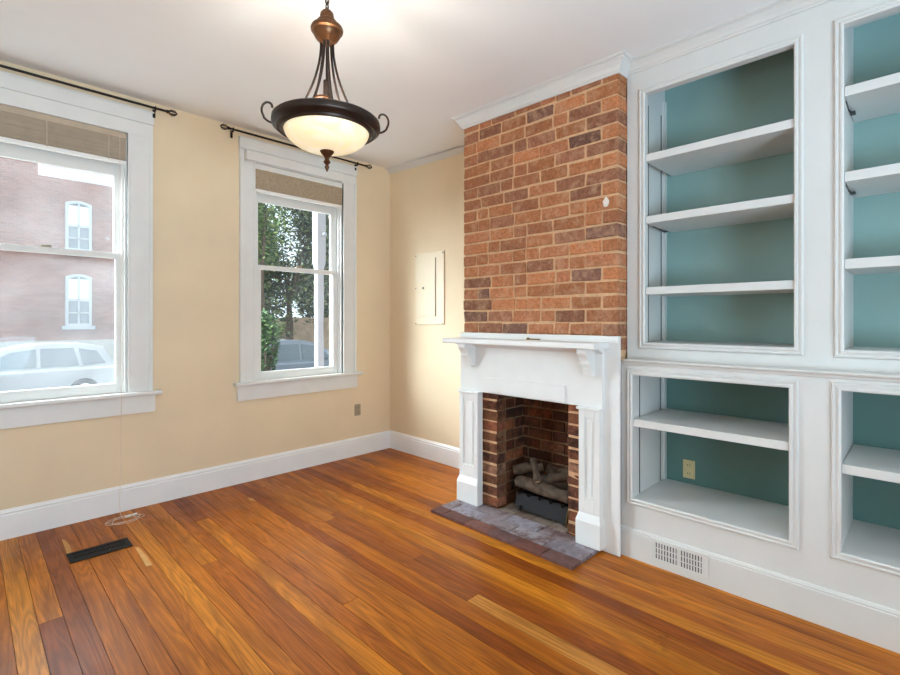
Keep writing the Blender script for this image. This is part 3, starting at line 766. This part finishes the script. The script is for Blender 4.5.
# ------------------------------------------------------------------ pendant light
PX, PY = 1.114, 1.859
pen = thing('pendant_light', (PX, PY, 2.25), 'bronze pendant light with glowing alabaster bowl hanging from chain', 'pendant light')
C0 = (PX, PY, 0)
rx, ry = .8577, -.5141  # a horizontal direction across the room
def pp(rad, ang, z): # point at angle measured from that direction
    ca, sa = math.cos(ang), math.sin(ang)
    return (PX+rad*(rx*ca-ry*sa), PY+rad*(ry*ca+rx*sa), z)
ZC = ceil_z(PY)
MB().lathe([(.001, ZC), (.065, ZC), (.068, ZC-.008), (.05, ZC-.022), (.02, ZC-.03), (.001, ZC-.032)], C0, 28).build('canopy', 'copper', pen, smooth=True)
m = MB(); z = 2.738; k = 0
while z < ZC-.03:
    pts = []
    for h in range(14):
        th = 2*PI*h/14; s_ = .009*math.cos(th); u_ = .019*math.sin(th)
        pts.append((PX+(s_ if k % 2 else 0), PY+(0 if k % 2 else s_), z+.012+u_))
    m.tube(pts, .0028, 6, True); z += .029; k += 1
m.build('chain', 'bronze', pen, smooth=True)
m = MB(); m.tube([(PX+.006*math.sin(q), PY+.006*math.cos(q), 2.72+q*(ZC-2.75)/12) for q in range(13)], .0025, 6); m.build('cable', 'iron', pen, smooth=True)
m = MB(); m.lathe([(.001, 2.742), (.008, 2.742), (.009, 2.734), (.02, 2.730), (.029, 2.718), (.031, 2.702), (.030, 2.692), (.036, 2.689), (.044, 2.683), (.047, 2.675), (.046, 2.670), (.054, 2.667), (.066, 2.660), (.070, 2.650), (.068, 2.641), (.060, 2.636), (.057, 2.624), (.048, 2.608), (.038, 2.600), (.032, 2.590), (.001, 2.590)], C0, 36); m.build('top_hub', 'copper', pen, smooth=True)
ZR = 2.214
m = MB(); m.lathe([(.178, ZR-.004), (.180, ZR-.014), (.186, ZR-.018), (.194, ZR-.016), (.198, ZR-.008), (.204, ZR-.006), (.212, ZR-.010), (.216, ZR-.004), (.222, ZR-.002), (.229, ZR+.004), (.231, ZR+.012), (.229, ZR+.030), (.222, ZR+.036), (.206, ZR+.040), (.178, ZR+.042), (.178, ZR-.004)], C0, 64, False); m.build('rim', 'bronze', pen, smooth=True)
m = MB(); prof = []
for q in range(15):
    t = q/14*PI/2; prof.append((.181*math.cos(t)**.9+.0005, ZR-.008-.090*math.sin(t)**1.1))
inner = [(max(r-.006, .0004), z+.006) for r, z in reversed(prof)]
m.lathe(prof+inner, C0, 48, False); m.build('bowl', 'shade', pen, smooth='full')
m = MB(); m.lathe([(.001, ZR-0.091), (.028, ZR-0.091), (.031, ZR-0.097), (.026, ZR-0.107), (.013, ZR-0.121), (.009, ZR-0.130), (.012, ZR-0.137), (.016, ZR-0.143), (.010, ZR-0.152), (.005, ZR-0.156), (.010, ZR-0.162), (.010, ZR-0.167), (.005, ZR-0.179), (.001, ZR-0.187)], C0, 24); m.build('finial', 'copper', pen, smooth=True)
m = MB(); m.lathe([(.006, 2.575), (.006, 2.43), (.016, 2.425), (.017, 2.34), (.012, 2.33), (.012, ZR-0.085)], C0, 16); m.build('centre_stem', 'bronze', pen, smooth=True)
for q in range(3):
    base = math.radians((176, 4, 90)[q]); pair = math.radians((148, 32, 262)[q])
    for s in (-1, 1):
        an = pair+s*.30
        pts = []
        for h in range(13):
            t = h/12; rad = .026+.128*t**1.9; pts.append(pp(rad, an, 2.597-(2.597-ZR-.04)*t**.95))
        MB().tube(pts, .0052, 8).build('arm', 'bronze', pen, smooth=True)
    pts = []
    for h in range(26):  # outer scroll above the rim
        t = h/25
        if t < .3: u = t/.3; rad = .224+.040*u; zz = ZR+.012+.022*u*u
        else:
            u = (t-.3)/.7; th = -.75+u*3.5; r_ = .032*(1-.55*u*u); rad = .240+.002*u+r_*math.cos(th); zz = ZR+.066+r_*math.sin(th)*1.2+.004*u
        pts.append(pp(rad, base, zz))
    MB().tube(pts, .0048, 8).build('scroll', 'bronze', pen, smooth=True)
    pts = []
    for h in range(15):  # small inner scroll joining the two arms
        th = PI*h/14; pts.append(pp(.158-.004*math.sin(th), pair+.30*math.cos(th), ZR+.04+.036*math.sin(th)))
    MB().tube(pts, .0045, 8).build('inner_scroll', 'copper', pen, smooth=True)
bulbs = []
for q in range(3):
    an = math.radians(30+120*q); p = pp(.085, an, ZR+.035)
    k = MB(); k.lathe([(.001, -.03), (.02, -.025), (.028, 0), (.022, .022), (.013, .035), (.013, .055), (.001, .055)], p, 16); k.build('bulb', 'rail', pen, smooth=True)

# ------------------------------------------------------------------ outside
ZG = -.8
structure(MB().box(-14, 40, 4.6, 44, ZG-.2, ZG).build('street_ground', 'road'), 'grey street outside the windows', 'street')
structure(MB().box(-14, 40, 5.9, 9.5, ZG, ZG+.08).build('sidewalk', 'walk'), 'pale concrete sidewalk outside', 'sidewalk')
structure(MB().box(-3, 6, YW+.305, 5.9, -.25, -.08).build('porch_deck', 'outwhite'), 'painted porch deck outside the windows', 'porch')
# porch post with shoulders
po = thing('porch_post', (3.28, 5.68, -.08), 'white squared porch post with narrowed waist outside right window', 'post')
def sq(m, prof):
    V = []; F = []
    for h, z in prof: V += [(3.285-h, 5.68-h, z), (3.285+h, 5.68-h, z), (3.285+h, 5.68+h, z), (3.285-h, 5.68+h, z)]
    for i in range(len(prof)-1):
        for k in range(4): F.append((4*i+k, 4*i+(k+1) % 4, 4*i+4+(k+1) % 4, 4*i+4+k))
    F += [(3, 2, 1, 0), tuple(4*len(prof)-4+k for k in range(4))]; m.add(V, F)
m = MB(); sq(m, [(.06, -.08), (.06, .55), (.045, .6), (.044, 1.0), (.04, 1.3), (.047, 1.6), (.044, 1.9), (.046, 2.06), (.06, 2.12), (.062, 2.18), (.062, 3.0)])
m.build('shaft', 'post', po)
k = MB(); k.lathe([(.03, 0), (.035, .02), (.02, .05), (.001, .055)], (0, 0, 0), 14); k.v = [(3.315+x, 5.618-z, 2.50+y) for x, y, z in k.v]; k.build('bracket_knob', 'post', po, smooth=True)
bm_ = MB(); bm_.box(.47, 1.7, 5.62, 5.74, 2.70, 3.0)
tag(bm_.build('porch_beam', 'outwhite', bevel=.01), 'bright white porch beam seen through top of left window', 'beam')

# brick building across the street
bl = thing('brick_building', (0, 24, ZG), 'red brick building with white arched windows across the street', 'building')
MB().box(-8.3, 6.3, 24.0, 24.2, .4, 11).build('brick_facade', 'farbrick', bl)
MB().box(-8.3, 6.3, 24.2, 32, ZG, 11).build('wall_core', 'stucco', bl)
MB().box(-8.3, 6.35, 23.9, 24.1, ZG, .58).build('foundation_band', 'stucco', bl)
def far_window(x0, x1, z0, z1):
    y = 23.86; xm = (x0+x1)/2; n = 12; rise = .10
    arc = [(x0+(x1-x0)*i/n, z1-rise+rise*math.sin(PI*i/n)) for i in range(n+1)]
    arci = [(x0+.09+(x1-x0-.18)*i/n, z1-.1-rise+rise*math.sin(PI*i/n)) for i in range(n+1)]
    m = MB()
    out = [(x0, z0)]+arc[0:]+[(x1, z0)]; inn = [(x0+.09, z0+.09)]+arci+[(x1-.09, z0+.09)]
    k = len(out); V = [(a, y, b) for a, b in out]+[(a, y, b) for a, b in inn]+[(a, y+.2, b) for a, b in out]+[(a, y+.2, b) for a, b in inn]
    F = []
    for i in range(k):
        j = (i+1) % k; F += [(i, j, k+j, k+i), (2*k+i, 3*k+i, 3*k+j, 2*k+j), (i, 2*k+i, 2*k+j, j), (k+i, k+j, 3*k+j, 3*k+i)]
    m.add(V, F); zm = (z0+z1)/2
    m.box(x0, x1, y+.02, y+.08, zm-.05, zm+.05); m.box(xm-.03, xm+.03, y+.02, y+.06, z0, z1-.1)
    m.box(x0, x1, y+.02, y+.06, z0+(zm-z0)*.5-.02, z0+(zm-z0)*.5+.03)
    w = m.build('window_frame', 'outwhite', bl)
    g = MB(); g.prism(inn, 1, y+.09, y+.11); g.build('pane', 'farwin', w)
    g = MB(); g.box(x0+.09, x1-.09, y+.075, y+.088, zm+.02, z1-.2); g.build('window_shade', 'rail', w)
    MB().box(x0-.1, x1+.1, y-.08, y+.1, z0-.14, z0).build('window_sill', 'outwhite', bl)
for zb, zt in ((4.12, 6.1), (1.15, 3.2)):
    for xx in (2.765, -.9, -4.5): far_window(xx, xx+.83, zb, zt)

# cars
def car(loc, mat, label, flip=1):
    x0, y0, z0 = loc; t = thing('car', loc, label, 'car')
    def X(u): return x0+flip*u
    # side outlines, u along the car from the nose
    body = [(0, .35), (.02, .62), (.25, .78), (1.15, .92), (1.2, .93), (4.05, .96), (4.2, .92), (4.25, .6), (4.2, .3), (3.85, .26), (.4, .24)]
    V = []; F = []; n = len(body)
    for (yy, s) in ((0, .94), (.12, 1), (1.62, 1), (1.74, .94)):
        for u, z in body: V.append((X(2.1+(u-2.1)*(s*.3+.7)), y0+yy, z0+(z if z < .9 or s == 1 else z-.03)))
    for r in range(3):
        for k in range(n): F.append((r*n+k, r*n+(k+1) % n, (r+1)*n+(k+1) % n, (r+1)*n+k))
    F += [tuple(range(n)), tuple(range(3*n, 4*n))]
    m = MB(); m.add(V, F); m.build('body', mat, t, smooth=True, bevel=.04, seg=3)
    lo = [(1.05, .93), (4.1, .96)]; roof = [(1.85, 1.44), (2.2, 1.54), (2.8, 1.58), (3.4, 1.55), (3.85, 1.45)]
    # cabin: pillars and roof
    m = MB(); V = []; F = []
    ring = [(1.05, .93), (1.85, 1.44), (2.2, 1.53), (2.8, 1.57), (3.4, 1.545), (3.85, 1.45), (4.1, .96)]
    n = len(ring)
    for yy, k_ in ((.1, 0), (.26, 1), (.45, 1.04), (1.29, 1.04), (1.48, 1), (1.64, 0)):
        for u, z in ring:
            up = (z-.93)/.64; V.append((X(u), y0+.87+(yy-.87)*(1-.0*up) if k_ == 0 else y0+yy, z0+(.9 if k_ == 0 else z if k_ == 1 else z+.02*up)))
    nr = 6
    for r in range(nr-1):
        for k in range(n-1): F.append((r*n+k, r*n+k+1, (r+1)*n+k+1, (r+1)*n+k))
    m.add(V, F); m.build('cabin', mat, t, smooth=True)
    def glass(poly, ys):
        # panes lie on the sloping flank between beltline and roof
        for sgn in ys:
            g = MB(); V = []
            for u, z in poly:
                f = (z-.93)/.60; yy = .095+.16*f-.012
                V.append((X(u), y0+(yy if sgn < 0 else 1.74-yy), z0+z))
            V2 = [(a, b+.02*(1 if sgn < 0 else -1), c) for a, b, c in V]; k = len(poly)
            g.add(V+V2, [tuple(range(k)), tuple(range(k, 2*k))]+[(i, (i+1) % k, k+(i+1) % k, k+i) for i in range(k)])
            g.build('side_window', 'carglass', t)
    glass([(1.4, .98), (1.95, 1.38), (2.45, 1.45), (2.45, .99)], (-1, 1))
    glass([(2.53, .99), (2.53, 1.455), (3.2, 1.45), (3.3, 1.0)], (-1, 1))
    glass([(3.38, 1.0), (3.3, 1.44), (3.68, 1.36), (3.88, 1.03)], (-1, 1))
    g = MB(); g.add([(X(1.12), y0+.3, z0+.965), (X(1.12), y0+1.44, z0+.965), (X(1.80), y0+1.38, z0+1.42), (X(1.80), y0+.36, z0+1.42)], [(0, 1, 2, 3)])
    g.v += [(a+flip*.03, b, c-.03) for a, b, c in g.v]; g.f += [[7, 6, 5, 4], [0, 4, 5, 1], [1, 5, 6, 2], [2, 6, 7, 3], [3, 7, 4, 0]]; g.c += [g.cc]*5; g.o += [g.co]*5
    g.v[0:4] = [(a-flip*.02, b, c+.02) for a, b, c in g.v[0:4]]
    g.build('windshield', 'carglass', t)
    for u in (.85, 3.4):
        for yy in (.02, 1.72):
            k = MB(); k.lathe([(.001, -.1), (.2, -.1), (.31, -.09), (.33, -.05), (.33, .05), (.31, .09), (.2, .1), (.001, .1)], (0, 0, 0), 24)
            k.v = [(X(u)+x, y0+yy+z*.9, z0+.33+y) for x, y, z in k.v]; w = k.build('wheel', 'tyre', t, smooth=True)
            h = MB(); h.lathe([(.001, -.004), (.19, -.004), (.2, 0), (.001, .004)], (0, 0, 0), 20); sg = -1 if yy < 1 else 1
            h.v = [(X(u)+x, y0+yy+sg*.095+z, z0+.33+y) for x, y, z in h.v]; h.build('hubcap', 'rail', w)
    for u in (2.49, 1.5):
        MB().box(X(u)-.06, X(u)+.06, y0-.025, y0+.005, z0+.8, z0+.82).build('door_handle', mat, t)
    mm = MB(); mm.box(X(1.55)-.06, X(1.55)+.06, y0-.13, y0+.03, z0+.95, z0+1.06); mm.build('side_mirror', mat, t, bevel=.02)
    return t
car((-1.2, 15.6, ZG), 'carwhite', 'white hatchback car parked in street outside left window')
car((9.6, 13.2, ZG), 'cargrey', 'silver grey car parked in street outside right window', -1)

# greenery beyond the right window
def leaves(n, center, rad, size, cols, squash=1, hollow=.35):
    m = MB(); c = Vector(center); blobs = []
    for q in range(14):
        d = Vector((R.gauss(0, 1), R.gauss(0, 1), R.gauss(0, 1))).normalized()
        blobs.append((c+Vector((d.x*rad[0]*.6, d.y*rad[1]*.6, d.z*rad[2]*.6)), R.uniform(.35, .6)))
    for q in range(n):
        b, s = R.choice(blobs); d = Vector((R.gauss(0, 1), R.gauss(0, 1), R.gauss(0, 1))).normalized()*(R.random()**.4)
        p = b+Vector((d.x*rad[0]*s, d.y*rad[1]*s, d.z*rad[2]*s))
        a = Vector((R.uniform(-1, 1), R.uniform(-1, 1), R.uniform(-.6, .6))).normalized(); e = a.cross(Vector((R.uniform(-1, 1), R.uniform(-1, 1), 1))).normalized()
        k = size*R.uniform(.6, 1.3); col = R.choice(cols); f = R.uniform(.75, 1.2)
        m.cc = srgb(*[min(255, v*f) for v in col])
        m.add([p-a*k, p+e*k*.45, p+a*k, p-e*k*.45], [(0, 1, 2, 3)])
    return m
def tree(loc, h, rad, n, size, cols, label, kind='tree'):
    t = thing(kind, loc, label, 'tree' if kind == 'tree' else 'shrub')
    leaves(n, (loc[0], loc[1], loc[2]+h), rad, size, cols).build('foliage', 'leaf', t, attr=True)
    m = MB(); x, y, z = loc; m.tube([(x, y, z), (x+.05, y, z+h*.4), (x, y+.05, z+h*.9)], [.04*h*.8+.03, .03*h*.7+.02, .02], 10)
    for q in range(6):
        a = R.uniform(0, 6.28); m.tube([(x, y, z+h*.55), (x+rad[0]*.3*math.cos(a), y+rad[1]*.3*math.sin(a), z+h*.85), (x+rad[0]*.6*math.cos(a), y+rad[1]*.6*math.sin(a), z+h*1.1)], [.05, .03, .012], 6)
    m.build('trunk', 'bark', t)
G1 = [(74, 88, 62), (92, 104, 72), (58, 70, 54), (106, 104, 78), (82, 78, 66)]
G2 = [(116, 130, 70), (94, 112, 58), (136, 144, 86)]
G3 = [(66, 96, 50), (52, 78, 42), (92, 116, 62)]
tree((8.3, 16.5, ZG), 4.9, (1.85, 1.5, 3.7), 12000, .085, G1+G2[:1], 'large grey-green tree filling the view left of the porch post')
tree((12.3, 18.5, ZG), 4.8, (1.85, 1.5, 3.7), 9000, .095, G1+[(130, 104, 82)], 'brownish green tree right of the porch post outside')
tree((5.55, 12.6, ZG), 4.6, (.9, .8, 1.2), 2200, .075, G2+G3, 'bright yellow-green tree crown at upper left of right window')
tree((3.42, 7.6, ZG+.08), 1.55, (.19, .3, .75), 2200, .045, G3, 'bushy green shrub at lower left of right window', 'shrub')
tree((9.3, 20.6, ZG), 1.75, (1.3, .6, .6), 1500, .07, G2, 'sunny yellow-green bush by tan wall across the street', 'shrub')
tag(MB().box(6.5, 30, 22.5, 22.9, ZG, 1.5).build('garden_wall', 'tan'), 'tan garden wall across street outside the right window', 'wall')
for k, (xx, yy) in enumerate(((10.2, 26), (15.6, 26.4), (21, 26))):
    tree((xx, yy, ZG), 5.2, (2.3, 1.5, 4.6), 9000, .17, G1, ['tall distant tree nearest the brick building', 'tall distant tree behind the tan wall, middle of the row', 'tall distant tree behind the tan wall, farthest right'][k])
structure(MB().box(-4.2, -3.9, -5, 3.4, ZG, 8).build('sun_block_wall', 'stucco'), 'unseen wall added to block sun from the side opening', 'wall')  # added out of view to keep direct sun off the floor

# ------------------------------------------------------------------ camera
cam = bpy.data.cameras.new('camera'); co = bpy.data.objects.new('camera', cam); COL.objects.link(co)
co.location = (0, 0, 1.38); co.rotation_euler = (PI/2, 0, -math.radians(45.3))
cam.sensor_width = 36; cam.lens = 480/900*36; cam.shift_y = -17.5/900; cam.clip_start = .02; cam.clip_end = 200
SC.camera = co

# ------------------------------------------------------------------ light
SKY, GLOW = 1.7, 48
w = bpy.data.worlds.new('sky'); SC.world = w; w.use_nodes = True
nt = w.node_tree; bg = nt.nodes['Background']; L = nt.links.new
# hazy sky, brightest around the veiled sun high on the left
tc = N(nt, 'ShaderNodeTexCoord'); dt = N(nt, 'ShaderNodeVectorMath', operation='DOT_PRODUCT')
dt.inputs[1].default_value = Vector((-.58, .66, .48)).normalized()
L(tc.outputs['Generated'], dt.inputs[0])
mx = N(nt, 'ShaderNodeMath', operation='MAXIMUM'); mx.inputs[1].default_value = 0; L(dt.outputs['Value'], mx.inputs[0])
pw = N(nt, 'ShaderNodeMath', operation='POWER'); pw.inputs[1].default_value = 8; L(mx.outputs[0], pw.inputs[0])
ma = N(nt, 'ShaderNodeMath', operation='MULTIPLY_ADD'); ma.inputs[1].default_value = GLOW; ma.inputs[2].default_value = SKY; L(pw.outputs[0], ma.inputs[0])
bg.inputs['Color'].default_value = (.78, .90, 1, 1); L(ma.outputs[0], bg.inputs['Strength'])
def area(name, loc, rot, sx, sy, e, col=(1, 1, 1)):
    l = bpy.data.lights.new(name, 'AREA'); l.shape = 'RECTANGLE'; l.size = sx; l.size_y = sy; l.energy = e; l.color = col
    o = bpy.data.objects.new(name, l); COL.objects.link(o); o.location = loc; o.rotation_euler = rot; return o
sun = bpy.data.lights.new('sun', 'SUN'); sun.energy = 1.2; sun.angle = math.radians(2); sun.color = (1, .96, .9)
so = bpy.data.objects.new('sun', sun); COL.objects.link(so); so.rotation_euler = Vector((.8, -.02, -.8)).to_track_quat('-Z', 'Y').to_euler()
so.location = (-5, -5, 12)
# fill lamps added at the unseen side and rear openings to brighten the room
area('side_fill', (X0-.15, .25, 1.72), (0, -PI/2, 0), 1.9, 3.7, 2.5, (.74, .89, 1))
area('rear_ceiling_fill', (-.2, Y0+.02, .8), (PI/2+1.1, 0, .25), 2.0, 1.3, 225, (.52, .79, 1))
pl_ = bpy.data.lights.new('pendant_bulbs', 'POINT'); pl_.energy = 22; pl_.color = (1, .95, .87); pl_.shadow_soft_size = .05
o = bpy.data.objects.new('pendant_bulbs', pl_); COL.objects.link(o); o.location = (PX, PY, ZR+.05)

SC.view_settings.view_transform = 'Standard'; SC.view_settings.look = 'None'; SC.view_settings.gamma = 1; SC.view_settings.exposure = .25
SC.view_settings.use_curve_mapping = False
try:
    SC.cycles.use_denoising = True; SC.cycles.diffuse_bounces = 6; SC.cycles.max_bounces = 14; SC.cycles.transparent_max_bounces = 16
    SC.cycles.sample_clamp_indirect = 8; SC.cycles.caustics_reflective = False; SC.cycles.caustics_refractive = False
except Exception: pass
